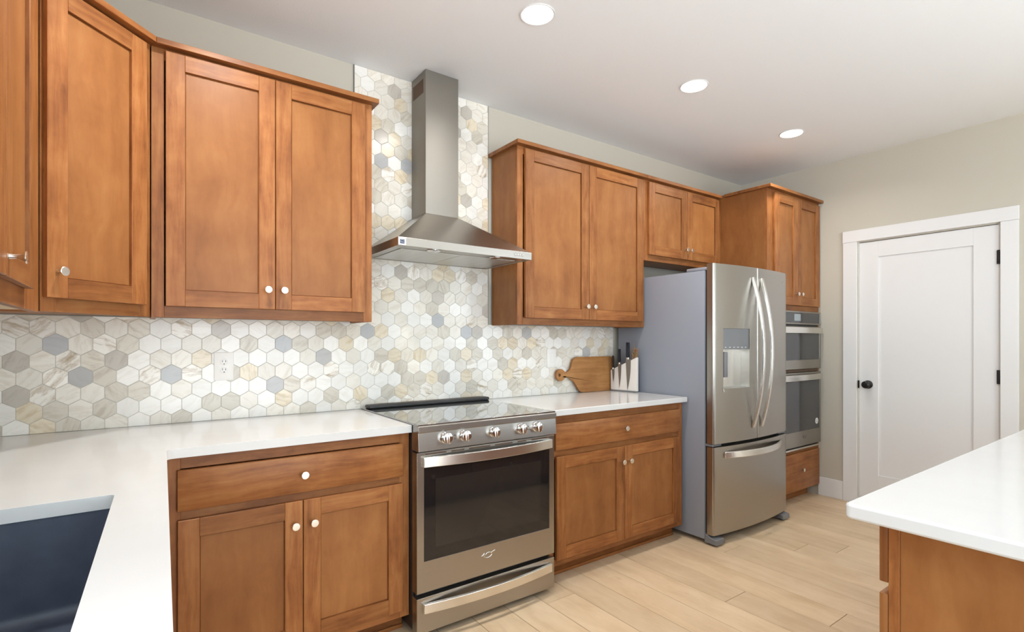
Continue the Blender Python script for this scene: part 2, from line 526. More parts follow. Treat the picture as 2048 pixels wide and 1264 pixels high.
TILE_KINDS = {   # base colour, vein colour, vein amount
    'white': ((0.86, 0.845, 0.795), (0.70, 0.66, 0.58), 0.42),
    'cream': ((0.81, 0.775, 0.695), (0.60, 0.53, 0.42), 0.55),
    'beige': ((0.68, 0.64, 0.55), (0.46, 0.40, 0.31), 0.65),
    'taupe': ((0.56, 0.52, 0.46), (0.38, 0.34, 0.28), 0.60),
    'tan':   ((0.77, 0.69, 0.54), (0.56, 0.44, 0.27), 0.75),
    'grey':  ((0.48, 0.475, 0.46), (0.40, 0.395, 0.385), 0.50),
    'blue':  ((0.50, 0.505, 0.505), (0.40, 0.41, 0.41), 0.60),
    'vein':  ((0.88, 0.85, 0.78), (0.44, 0.35, 0.23), 1.00),
}
KNOWN = {}   # (row, column) of tiles whose stone colour can be read in the photograph
for kind_, cells_ in {
    'blue': [(2, -1), (0, 4), (2, 10), (3, 15)],
    'grey': [(0, 0), (1, 12), (-1, 9)],
    'taupe': [(1, -3), (-1, -3), (1, 1), (3, 6), (23, 17), (19, 16), (23, 23), (15, 23), (8, 18)],
    'vein': [(3, -3), (0, -1), (-1, -2), (0, 5), (3, 4), (1, -1), (2, 1), (0, 3), (3, -2), (-1, 11), (0, 16), (0, 13), (8, 19)],
    'tan': [(1, 5), (0, 8), (-2, -2), (3, 16), (-2, 10), (-1, 20), (22, 18), (19, 17), (18, 17), (16, 18), (12, 17), (12, 18), (22, 24), (15, 25), (8, 22)],
    'beige': [(2, 2), (-2, -1), (1, 0), (0, 1), (-1, 1), (-1, 2), (3, 0), (3, 2), (-2, 1), (-2, 6), (-2, 7), (-3, 11), (3, 12), (3, 13), (3, 14), (15, 16)],
    'white': [(0, 2), (1, 2), (-2, 2), (-2, 5), (-1, 6), (-1, 7), (2, 4), (-1, 5), (-3, -3), (2, 3), (-2, 3), (-2, 4), (-1, 3), (1, 8), (1, 10), (1, 13), (1, 15), (-1, 8), (0, 11), (0, 12), (0, 14), (0, 15), (-1, 12), (-1, 13), (-1, 15), (-1, 16), (3, 11), (2, 17), (8, 17)],
    'cream': [(-2, 0), (1, -2), (0, -2), (2, -2), (2, 0), (-1, 0), (-1, -1), (-1, 4), (1, 3), (2, 5), (3, -1), (3, 1), (1, 14), (1, 11), (0, 10), (-1, 14), (3, 9), (3, 10), (2, 16), (14, 25)],
}.items():
    for cell_ in cells_:
        KNOWN[cell_] = kind_

def make_backsplash():
    root = thing('tile_backsplash', 'polished marble hexagon mosaic tile backsplash behind the counters, rising to the ceiling behind the hood', 'backsplash', (0, 0, 0))
    bm = bmesh.new()
    uv = bm.loops.layers.uv.new('UVMap')
    bc = bm.loops.layers.float_color.new('tile_colour')
    vc = bm.loops.layers.float_color.new('vein_colour')
    W, H = 0.0763, 0.0661
    r_ = random.Random(21)
    rects = [(XL, 1.925, .9145, 1.3745), (-.017, .819, 1.3745, ZC - .002)]
    full = (XL, 1.925, .9145, ZC)
    s_in = (W - 0.0018) / 2
    names = ['white', 'cream', 'beige', 'taupe', 'tan', 'grey', 'blue', 'vein']
    wts = [40, 28, 12, 3, 7, 1.2, 1.5, 9]
    for row in range(-4, 26):
        for col in range(-6, 42):
            cx = -1.1297 + W * (col + (0.5 if row % 2 else 0)); cz = 1.1285 + H * row
            hexa = [(cx + s_in / math.cos(R(30)) * math.cos(R(30 + 60 * i)), cz + s_in / math.cos(R(30)) * math.sin(R(30 + 60 * i))) for i in range(6)]
            kind = KNOWN.get((row, col)) or r_.choices(names, wts)[0]
            if kind in ('white',) and cz > 1.4 and r_.random() < .4:
                kind = 'cream'
            ang, ou, ov = r_.uniform(-0.5, 1.2) + (math.pi / 2 if r_.random() < .2 else 0), r_.uniform(0, 50), r_.uniform(0, 50)
            j = r_.uniform(.92, 1.07)
            base, vein, amt = TILE_KINDS[kind]
            base = tuple(c * j for c in base)
            if cx - W / 2 > -.017 and cx + W / 2 < .819:
                pieces = [clip(hexa, -.017, .819, .9145, ZC - .002)]      # whole tiles run up the column
            else:
                pieces = [clip(hexa, *rc) for rc in rects]
            for use in pieces:
                if len(use) < 3:
                    continue
                # inner (bevelled) outline
                mx = sum(p[0] for p in use) / len(use); mz = sum(p[1] for p in use) / len(use)
                sc = 1 - 0.0011 / s_in
                top = [bm.verts.new((mx + (p[0] - mx) * sc, 0.0, mz + (p[1] - mz) * sc)) for p in use]
                rim = [bm.verts.new((p[0], 0.0012, p[1])) for p in use]
                low = [bm.verts.new((p[0], 0.0085, p[1])) for p in use]
                fs = [bm.faces.new(top)]
                nn = len(use)
                for i in range(nn):
                    q = (i + 1) % nn
                    fs.append(bm.faces.new((top[i], rim[i], rim[q], top[q])))
                    fs.append(bm.faces.new((rim[i], low[i], low[q], rim[q])))
                ca, sa = math.cos(ang), math.sin(ang)
                for f in fs:
                    for l in f.loops:
                        dx, dz = l.vert.co.x - cx, l.vert.co.z - cz
                        l[uv].uv = (dx * ca + dz * sa + ou, -dx * sa + dz * ca + ov)
                        l[bc] = (*base, 1); l[vc] = (*vein, amt)
    bmesh.ops.recalc_face_normals(bm, faces=bm.faces[:])
    me = bpy.data.meshes.new('marble_tiles')
    bm.to_mesh(me); bm.free()
    me.materials.append(M['tile'])
    o = bpy.data.objects.new('marble_tiles', me)
    COL.objects.link(o); o.parent = root
    # normals must look into the room
    g = MB()
    g.box(XL, 1.925, .0022, .0092, .9142, 1.3745, 0); g.box(-.017, .819, .0022, .0092, 1.3745, ZC - .0005, 0)
    g.build('grout', M['grout'], root)
    t = MB()
    t.box(-.0205, -.0172, .0, .0095, 1.3746, ZC - .001, .0003).build('edge_trim', M['grey_plastic'], root)
    MB().box(.8192, .8225, .0, .0095, 1.3746, ZC - .001, .0003).build('edge_trim', M['grey_plastic'], root)
make_backsplash()

# ------------------------------------------------------------------ cabinets
def knob(parent, x, y, z, d=(0, -1, 0), material='nickel'):
    prof = [(0, 0), (.0065, 0), (.0060, .004), (.0052, .012), (.0075, .019), (.0125, .0262), (.0145, .0278), (.0145, .0292), (.0132, .0302), (0, .0304)]
    return MB().lathe(prof, (x, y, z), d, 20).build('knob', M[material], parent)

def shaker(parent, x0, x1, z0, z1, kn=None, y=0.0, sw=.064, name='door'):
    """Shaker door, front face at y - 0.02; frame mesh with its recessed panel and knob as children."""
    t = .0195
    mb = MB()
    mb.box(x0, x0 + sw, y - t, y - .0008, z0, z1, .0016, 'z'); mb.box(x1 - sw, x1, y - t, y - .0008, z0, z1, .0016, 'z')
    mb.box(x0 + sw, x1 - sw, y - t, y - .0008, z1 - sw, z1, .0010, 'x'); mb.box(x0 + sw, x1 - sw, y - t, y - .0008, z0, z0 + sw, .0010, 'x')
    d = mb.build(name, M['wood'], parent)
    pm = MB()
    pm.box(x0 + sw + .0022, x1 - sw - .0022, y - t + .0098, y - .006, z0 + sw + .0022, z1 - sw - .0022, .0012, 'z')
    pm.box(x0 + sw - .004, x1 - sw + .004, y - .0065, y - .003, z0 + sw - .004, z1 - sw + .004, 0, 'z', tone=.3)
    pm.build('panel', M['wood_panel'], d)
    if kn:
        knob(d, kn[0], y - t + .0003, kn[1])
    return d

def slab(parent, x0, x1, z0, z1, kn=None, y=0.0, name='drawer'):
    t = .0195
    d = MB().box(x0, x1, y - t, y - .0008, z0, z1, .0030, 'x', seg=2).build(name, M['wood'], parent)
    if kn:
        knob(d, kn[0], y - t + .0003, kn[1])
    return d

def frame(parent, w, z0, z1, stiles, rails, t=.02):
    """Face frame: stiles/rails given as (x0,x1) and (z0,z1)."""
    mb = MB()
    for a, b in stiles:
        mb.box(a, b, 0, t, z0, z1, .001, 'z')
    for za, zb in rails:
        xs = sorted(stiles)
        for (a0, a1), (b0, b1) in zip(xs, xs[1:]):
            mb.box(a1, b0, .0003, t, za, zb, .0008, 'x')
    return mb.build('face_frame', M['wood'], parent)

def carcass(parent, w, d, z0, z1, recess=.012, t=.018, front=.02):
    mb = MB()
    mb.box(0, t, front, d, z0, z1, .001, 'z', tone=.35); mb.box(w - t, w, front, d, z0, z1, .001, 'z', tone=.35)
    mb.box(t, w - t, front, d, z0 + recess, z0 + recess + t, 0, 'x'); mb.box(t, w - t, front, d, z1 - t, z1, 0, 'x')
    mb.box(t, w - t, d - .006, d, z0 + recess, z1, 0, 'z')
    return mb.build('carcass', M['wood_panel'], parent)

CZ0, CZ1 = 2.397, 2.432       # crown strip
def crown_prism(parent, outline):
    return MB().prism([outline], 'z', CZ0 + .012 - 0, CZ1, 'x').build('crown_molding', M['wood'], parent, bevel=.0015)

UY, UD = -.275, .275
def local(o, pts):
    return [(x - o.location.x, y - o.location.y) for x, y in pts]

def upper(name_label, x0, x1, z0, doors, crown, left_stile=.042, right_stile=.042, zt=2.412):
    r = thing('upper_cabinet', name_label, 'cabinet', (x0, UY, 0))
    w = x1 - x0
    carcass(r, w, UD - .0095 + .0, z0, zt)
    frame(r, w, z0, zt, [(0, left_stile), (w - right_stile, w)], [(z0, z0 + .045), (zt - .045, zt)])
    for d0, d1, dz0, dz1, kx, kz in doors:
        shaker(r, d0 - x0, d1 - x0, dz0, dz1, (kx - x0, kz))
    MB().prism([local(r, crown)], 'z', CZ0 + .013, CZ1, 'x').build('crown_molding', M['wood'], r, bevel=.0015)
    return r

C = .040   # crown projection
# left of the hood
upper('two-door wall cabinet with honey stain mounted left of the steel hood', -.900, -.026, 1.366,
      [(-.854, -.4615, 1.410, 2.398, -.492, 1.492), (-.4585, -.065, 1.410, 2.398, -.428, 1.492)],
      [(-.900, -.0015), (-.900, UY), (-.8835, UY - C), (-.004, UY - C), (-.004, -.0015)])
# right of the hood
upper('two-door wall cabinet with a plain side panel, right of the steel hood', .842, 1.943, 1.370,
      [(.889, 1.3975, 1.410, 2.398, 1.368, 1.492), (1.4005, 1.919, 1.410, 2.398, 1.430, 1.492)],
      [(.842 - .024, -.0015), (.842 - .024, UY - C), (1.943, UY - C), (1.943, -.0015)])
# above the fridge
upper('short two-door wall cabinet mounted above the stainless refrigerator', 1.9435, 2.8405, 1.843,
      [(1.981, 2.4135, 1.885, 2.398, 2.387, 1.955), (2.4165, 2.840, 1.885, 2.398, 2.443, 1.955)],
      [(1.9435, -.0015), (1.9435, UY - C), (2.8405, UY - C), (2.8405, -.0015)], right_stile=.02)

# diagonal corner cabinet (pentagon plan), front looks to +x -y
A_, B_ = Vector((-.9005, -.275)), Vector((-1.187, -.5615))
def corner_cabinet():
    r = thing('corner_cabinet', 'single-door diagonal corner wall cabinet, hung at an angle in the corner over the counter', 'cabinet', (B_.x, B_.y, 0), R(45))
    w = (A_ - B_).length
    z0, zt = 1.366, 2.412
    c, s_ = math.cos(R(-45)), math.sin(R(-45))
    def L2(x, y):
        dx, dy = x - B_.x, y - B_.y
        return (dx * c - dy * s_, dx * s_ + dy * c)
    back = [(-.9005, -.0005), (XL + .0005, -.0005), (XL + .0005, -.5615)]
    pl = [L2(*p) for p in back]
    q = 0.0200
    MB().prism([[(q, q), (w - q, q)] + pl], 'z', z0 + .012, zt, 'x').build('carcass', M['wood_panel'], r, bevel=.001)
    frame(r, w, z0, zt, [(0.004, .050), (w - .050, w - .004)], [(z0, z0 + .045), (zt - .045, zt)])
    shaker(r, .010, w - .036, 1.410, 2.398, (.005 + .036, 1.493))
    cr = [(-.9005, -.002), (-.9005, -.275), (-.8840, -.315), (-1.147, -.578), (-1.187, -.5615), (XL + .002, -.5615), (XL + .002, -.002)]
    MB().prism([[L2(*p) for p in cr]], 'z', CZ0 + .013, CZ1, 'x').build('crown_molding', M['wood'], r, bevel=.0015)
corner_cabinet()

# wall cabinet on the left wall
def left_upper():
    y1, y0 = -.562, -1.49
    r = thing('upper_cabinet', 'wall cabinet at the left edge of the picture, its knob seen in profile', 'cabinet', (-1.188, y0, 0), R(90))
    w = y1 - y0
    z0, zt = 1.362, 2.412
    d = 1.50 - 1.188
    mb = MB()
    mb.box(0, .018, .02, d - .001, z0, zt, .001); mb.box(w - .018, w, .02, d - .001, z0, zt, .001)
    mb.box(.018, w - .018, .02, d - .001, zt - .018, zt, 0, 'x'); mb.box(.018, w - .018, d - .008, d - .001, z0 + .01, zt, 0)
    mb.build('carcass', M['wood_panel'], r)
    MB().box(.018, w - .018, .02, d - .008, z0 + .006, z0 + .02, 0).build('bottom_panel', M['raw_wood'], r)
    frame(r, w, z0, zt, [(0, .042), (w - .232, w)], [(z0, z0 + .075), (zt - .045, zt)])
    yl = lambda y: y - y0
    shaker(r, yl(-1.147), yl(-.790), 1.416, 2.398, (yl(-1.147) + .026, 1.462), y=0, name='door')
    shaker(r, yl(-1.47), yl(-1.152), 1.416, 2.398, (yl(-1.47) + .035, 1.462), y=0, name='door')
    MB().prism([[(0 - .0, d - .002), (0, -.04), (w - .0165, -.04), (w, 0), (w, d - .002)]], 'z', CZ0 + .013, CZ1, 'x').build('crown_molding', M['wood'], r, bevel=.0015)
left_upper()

# base cabinets on the back wall
BY = -.610
def base(label, x0, x1, drawer, doors, group=None, stiles=(.045, .045)):
    r = thing('base_cabinet', label, 'cabinet', (x0, BY, 0), 0, group)
    w = x1 - x0
    carcass(r, w, .598, .095, .8805, 0)
    frame(r, w, .085, .8805, [(0, stiles[0]), (w - stiles[1], w)], [(.085, .120), (.650, .700), (.838, .8805)])
    d0, d1, dz0, dz1 = drawer
    slab(r, d0 - x0, d1 - x0, dz0, dz1, ((d0 + d1) / 2 - x0, (dz0 + dz1) / 2))
    for e0, e1, ez0, ez1, kx in doors:
        shaker(r, e0 - x0, e1 - x0, ez0, ez1, (kx - x0, ez1 - .087))
    t = MB()
    t.box(.0, w, .075, .095, 0.0, .0945, .001, 'x'); t.box(.0, w, .066, .0745, 0.0, .018, .003, 'x', seg=2)
    t.build('toe_kick', M['wood'], r)
    return r
base('drawer and two-door base cabinet under the counter left of the range', -.872, .016, (-.832, -.020, .696, .836),
     [(-.831, -.4285, .120, .665, -.459), (-.4255, -.020, .120, .665, -.391)], stiles=(.05, .045))
base('drawer and two-door base cabinet between the range and the refrigerator', .790, 1.918, (.835, 1.873, .698, .839),
     [(.842, 1.3575, .118, .663, 1.329), (1.3605, 1.873, .118, .663, 1.391)])

# base run under the sink (left wall)
def side_base(label, y0, y1, ndoors, sink=False):
    r = thing('base_cabinet', label, 'cabinet', (-.950, y0, 0), R(90))
    w = y1 - y0
    d = .545
    mb = MB()
    mb.box(0, .018, .02, d, .095, .8805, .001); mb.box(w - .018, w, .02, d, .095, .8805, .001)
    mb.box(.018, w - .018, .02, d, .095, .113, 0, 'x'); mb.box(.018, w - .018, d - .006, d, .113, .8805, 0)
    mb.build('carcass', M['wood_panel'], r)
    frame(r, w, .085, .8805, [(0, .045), (w - .045, w)], [(.085, .120), (.650, .700), (.838, .8805)])
    dw = (w - .05) / ndoors
    for i in range(ndoors):
        a = .025 + dw * i
        slab(r, a + .0015, a + dw - .0015, .696, .836, None, name='drawer_front')
        shaker(r, a + .0015, a + dw - .0015, .120, .665, (a + (dw - .03 if i % 2 == 0 and ndoors > 1 else .03), .578))
    MB().box(0, w, .075, .095, 0, .0945, .001, 'x').build('toe_kick', M['wood'], r)
side_base('corner base cabinet where the sink run meets the back run', -1.056, -.634, 1)
side_base('two-door sink base cabinet under the dark sink along the left wall', -2.02, -1.06, 2, True)
side_base('narrow base cabinet at the near end of the sink run', -2.54, -2.022, 1)

# ------------------------------------------------------------------ countertops
ZT, ZB = .914, .882
SX0, SX1, SY0, SY1 = -1.385, -.985, -1.925, -1.170
def round_rect(x0, x1, y0, y1, r, n=5):
    return arc_pts(x1 - r, y1 - r, r, 0, 90, n) + arc_pts(x0 + r, y1 - r, r, 90, 180, n) + arc_pts(x0 + r, y0 + r, r, 180, 270, n) + arc_pts(x1 - r, y0 + r, r, 270, 360, n)
out = [(XL + .001, -.001), (.0125, -.001), (.0125, -.646), (-.863 + .022, -.646)]
out += [(-.841 + .022 * math.cos(R(90 + 90 * i / 6)), -.668 + .022 * math.sin(R(90 + 90 * i / 6))) for i in range(1, 7)]
out += [(-.9145, -2.56), (XL + .001, -2.56)]
tag(MB().prism([out, [(SX0 + (px_ - SX0) * ((SX1 + .004 - .0291 * (SY1 - py_)) - SX0) / (SX1 - SX0), py_) for px_, py_ in round_rect(SX0, SX1, SY0, SY1, .012)[::-1]]], 'z', ZB, ZT).build('countertop', M['quartz'], bevel=.003),
    'L-shaped white quartz countertop around the dark sink, left of the range', 'countertop')
tag(MB().prism([[(.7725, -.001), (1.9265, -.001), (1.9265, -.646), (.7725, -.646)]], 'z', ZB, ZT).build('countertop', M['quartz'], bevel=.003),
    'short white quartz countertop holding the knife block and cutting board', 'countertop')

# sink
def make_sink():
    r = thing('kitchen_sink', 'dark blue-black granite composite undermount sink set into the white counter', 'sink', ((SX0 + SX1) / 2, (SY0 + SY1) / 2, .64))
    ox, oy, oz = r.location
    x0, x1, y0, y1 = SX0 - .004 - ox, SX1 + .004 - ox, SY0 - .004 - oy, SY1 + .004 - oy
    bm = bmesh.new()
    zt, zb = .8815 - oz, .652 - oz
    levels = [(0, zt)] + [(.004 + .030 * (1 - math.cos(R(a))), zb + .030 - .030 * math.sin(R(a))) for a in (0, 18, 36, 54, 72, 90)]
    rings = []
    for ins, z in levels:
        rings.append([bm.verts.new((x, y, z)) for x, y in round_rect(x0 + ins, x1 - ins, y0 + ins, y1 - ins, .016, 4)])
    for a, b in zip(rings, rings[1:]):
        n = len(a)
        for i in range(n):
            bm.faces.new((a[i], b[i], b[(i + 1) % n], a[(i + 1) % n]))
    bm.faces.new(rings[-1])
    outer = [bm.verts.new((x, y, zt)) for x, y in round_rect(x0 - .018, x1 + .006, y0 - .018, y1 + .018, .016, 4)]
    ob = [bm.verts.new((v.co.x, v.co.y, zb - .012)) for v in outer]
    n = len(outer)
    for i in range(n):
        j = (i + 1) % n
        bm.faces.new((outer[i], rings[0][i], rings[0][j], outer[j]))
        bm.faces.new((ob[i], outer[i], outer[j], ob[j]))
    bm.faces.new(ob)
    bmesh.ops.recalc_face_normals(bm, faces=bm.faces[:])
    mb = MB(); mb._merge(bm)
    mb.build('basin', M['sink'], r, angle=50)
    MB().lathe([(0, 0), (.045, 0), (.045, .003), (.036, .004), (.033, -.002), (0, -.002)], (0, 0, zb + .0005), (0, 0, 1)).build('drain', M['chrome'], r)
make_sink()

# ------------------------------------------------------------------ bowed panels and bar handles
def bow(x, x0, x1, ye, yc):
    t = (x - (x0 + x1) / 2) / ((x1 - x0) / 2)
    return yc + (ye - yc) * t * t

def bowed_panel(name, material, parent, x0, x1, z0, z1, fy, yback, o, hole=None, rad=.008):
    """Door with a curved front y = fy(x); hole = (xa, xb, za, zb, depth) cuts a recess."""
    xs = [x0, x0 + .15 * rad, x0 + .5 * rad, x0 + rad]
    n = 22
    xs += [x0 + rad + (x1 - x0 - 2 * rad) * i / n for i in range(1, n)]
    xs += [x1 - rad, x1 - .5 * rad, x1 - .15 * rad, x1]
    zs = [z0, z1]
    if hole:
        xs += [hole[0], hole[1]]
        zs = [z0, hole[2], hole[3], z1]
    xs = sorted(set(round(x, 5) for x in xs))
    def Y(x):
        e = min(x - x0, x1 - x)
        y = fy(x)
        if e < rad:
            y += rad - math.sqrt(max(0, rad * rad - (rad - e) ** 2))
        return y
    bm = bmesh.new()
    V = {}
    def vert(x, y, z):
        k = (round(x, 5), round(y, 5), round(z, 5))
        if k not in V:
            V[k] = bm.verts.new((k[0] - o[0], k[1] - o[1], k[2] - o[2]))
        return V[k]
    for a, b in zip(xs, xs[1:]):
        for c, d in zip(zs, zs[1:]):
            if hole and a >= hole[0] - 1e-4 and b <= hole[1] + 1e-4 and abs(c - hole[2]) < 1e-4:
                yb = hole[4]
                bm.faces.new((vert(a, yb, c), vert(b, yb, c), vert(b, yb, d), vert(a, yb, d)))
                bm.faces.new((vert(a, Y(a), c), vert(b, Y(b), c), vert(b, yb, c), vert(a, yb, c)))
                bm.faces.new((vert(a, Y(a), d), vert(b, Y(b), d), vert(b, yb, d), vert(a, yb, d)))
                if abs(a - hole[0]) < 1e-4:
                    bm.faces.new((vert(a, Y(a), c), vert(a, Y(a), d), vert(a, yb, d), vert(a, yb, c)))
                if abs(b - hole[1]) < 1e-4:
                    bm.faces.new((vert(b, Y(b), c), vert(b, Y(b), d), vert(b, yb, d), vert(b, yb, c)))
            else:
                bm.faces.new((vert(a, Y(a), c), vert(b, Y(b), c), vert(b, Y(b), d), vert(a, Y(a), d)))
        for z in (z0, z1):
            bm.faces.new((vert(a, Y(a), z), vert(b, Y(b), z), vert(b, yback, z), vert(a, yback, z)))
        bm.faces.new((vert(a, yback, z0), vert(b, yback, z0), vert(b, yback, z1), vert(a, yback, z1)))
    for x in (x0, x1):
        pts = [vert(x, Y(x), z) for z in zs] + [vert(x, yback, z1), vert(x, yback, z0)]
        bm.faces.new(pts)
    bmesh.ops.recalc_face_normals(bm, faces=bm.faces[:])
    mb = MB(); mb._merge(bm, 'x')
    return mb.build(name, material, parent, angle=40)

def bar_outline(a, b, s0, bulge, t, n=20, sgn=-1):
    """Curved flat bar between a and b (along axis u), starting at surface s0 and bulging out by 'bulge'."""
    o_, i_ = [], []
    for k in range(n + 1):
        u = a + (b - a) * k / n
        q = 1 - ((k / n - .5) * 2) ** 2
        o_.append((u, s0 + sgn * (t + bulge * q)))
    for k in range(n + 1):
        u = a + (b - a) * k / n
        q = 1 - ((k / n - .5) * 2) ** 2
        i_.append((u, s0 + sgn * (max(-.0002, bulge * q * 1.12 - .12 * bulge + .001) if 0 < k < n else 0)))
    return o_ + i_[::-1]

def swash(parent, x, y, z, s, material, name='emblem'):
    """Small scripted swash mark on the front of an appliance (faces -y)."""
    mb = MB()
    pts = []
    for i in range(26):
        t = i / 25
        a = R(200 - 420 * t)
        rr = s * (.16 + .22 * t)
        pts.append((x + rr * math.cos(a) * 1.25, y, z + rr * math.sin(a) * .75))
    mb.tube(pts, s * .022, 6)
    mb.tube([(x - s * .62, y, z - s * .02), (x - s * .45, y, z + s * .07), (x - s * .25, y, z + s * .02)], s * .02, 6)
    mb.tube([(x + s * .25, y, z + s * .10), (x + s * .48, y, z + s * .17), (x + s * .65, y, z + s * .22)], s * .02, 6)
    return mb.build(name, material, parent)

# ------------------------------------------------------------------ range
def make_range():
    x0, x1 = .0150, .7700
    ox, oy = (x0 + x1) / 2, -.36
    r = thing('kitchen_range', 'stainless slide-in electric range with black glass cooktop under the hood', 'range', (ox, oy, 0))
    X = lambda v: v - ox
    Y = lambda v: v - oy
    body = MB()
    body.box(X(x0 + .004), X(x1 - .004), Y(-.640), Y(-.03), .03, .9045, .002)
    body.build('body', M['black_plastic'], r)
    for fx in (x0 + .05, x1 - .05):
        for fy in (-.60, -.10):
            MB().lathe([(0, 0), (.016, 0), (.016, .006), (.007, .008), (.007, .032), (0, .032)], (X(fx), Y(fy), 0), (0, 0, 1), 12).build('foot', M['black_plastic'], r)
    # glass cooktop
    MB().prism([[(X(x0 - .001), Y(-.03)), (X(x1 + .001), Y(-.03)), (X(x1 + .001), Y(-.700)), (X(x0 - .001), Y(-.700))]], 'z', .9147, .9205).build('cooktop', M['cooktop_glass'], r, bevel=.0012)
    rail = MB()
    rail.box(X(x0 + .012), X(x1 - .002), Y(-.098), Y(-.028), .9207, .9400, .010, seg=4)
    rl = rail.build('vent_rail', M['black_plastic'], r)
    sl = MB()
    for i in range(5):
        a = x0 + .04 + i * .138
        sl.box(X(a), X(a + .125), Y(-.060), Y(-.046), .9385, .9406, 0)
    sl.build('vent_slots', M['inside'], rl)
    # control panel, slightly sloped
    prof = [(Y(-.641), .806), (Y(-.7075), .806), (Y(-.7090), .808), (Y(-.7036), .884), (Y(-.709), .890), (Y(-.709), .912), (Y(-.706), .9143), (Y(-.641), .9143)]
    cp = MB().prism([prof], 'x', X(x0), X(x1), 'x').build('control_panel', M['steel'], r, smooth=False, bevel=.001)
    for kx in (.142, .236, .391, .549, .643):
        k = MB().lathe([(0, 0), (.0270, 0), (.0275, .004), (.0255, .010), (.0235, .012), (.0225, .026), (.0215, .029), (.017, .030), (0, .030)], (X(kx), Y(-.7055), .855), (0, -1, .07), 32).build('knob', M['chrome'], cp)
        MB().box(X(kx) - .0055, X(kx) + .0055, Y(-.7036 - .044), Y(-.7036 - .027), .855 - .0215, .855 + .0215, .003, seg=2).build('grip', M['chrome'], k)
    for kx in (.189, .596):
        for dz in (.008, -.008):
            MB().box(X(kx) - .004, X(kx) + .004, Y(-.7070), Y(-.7045), .853 + dz - .0012, .853 + dz + .0012, 0).build('printed_mark', M['black_plastic'], cp)
    # oven door
    dz0, dz1, yf = .202, .799, -.692
    gx0, gx1, gz0, gz1 = .048, .738, .334, .735
    d = MB()
    d.prism([[(X(x0), dz0), (X(x1), dz0), (X(x1), dz1), (X(x0), dz1)], [(X(gx0), gz0), (X(gx0), gz1), (X(gx1), gz1), (X(gx1), gz0)]], 'y', Y(yf), Y(-.646), 'x')
    door = d.build('oven_door', M['steel'], r, smooth=False, bevel=.0012)
    g = MB().box(X(gx0) + .0003, X(gx1) - .0003, Y(yf + .0015), Y(-.665), gz0 + .0003, gz1 - .0003, .001)
    gl = g.build('oven_window', M['black_glass'], door)
    MB().box(X(gx0 + .055), X(gx1 - .055), Y(yf + .0011), Y(yf + .004), gz0 + .05, gz1 - .055, 0).build('inner_pane', M['inner_glass'], gl)
    v = MB()
    for a, b in ((.035, .135), (.160, .225), (.250, .365), (.390, .490), (.520, .572), (.605, .700)):
        v.box(X(a + .02), X(b + .02), Y(yf - .0006), Y(yf + .004), .7870, .7925, 0)
    v.build('vent_slots', M['inside'], door)
    MB().prism([bar_outline(X(.040), X(.747), Y(yf), .034, .016)], 'z', .738, .781, 'x').build('handle', M['bright_steel'], door, bevel=.002)
    swash(door, X(.372), Y(yf - .0012), .290, .058, M['bright_steel'])
    # drawer
    dr = MB().box(X(x0), X(x1), Y(yf), Y(-.646), .030, .181, .0014, 'x').build('storage_drawer', M['steel'], r)
    MB().prism([bar_outline(X(.042), X(.745), Y(yf), .030, .016)], 'z', .118, .158, 'x').build('handle', M['bright_steel'], dr, bevel=.002)
    MB().box(X(x0 + .01), X(x1 - .01), Y(-.66), Y(-.642), .182, .2015, 0).build('door_gap', M['black_plastic'], r)
make_range()

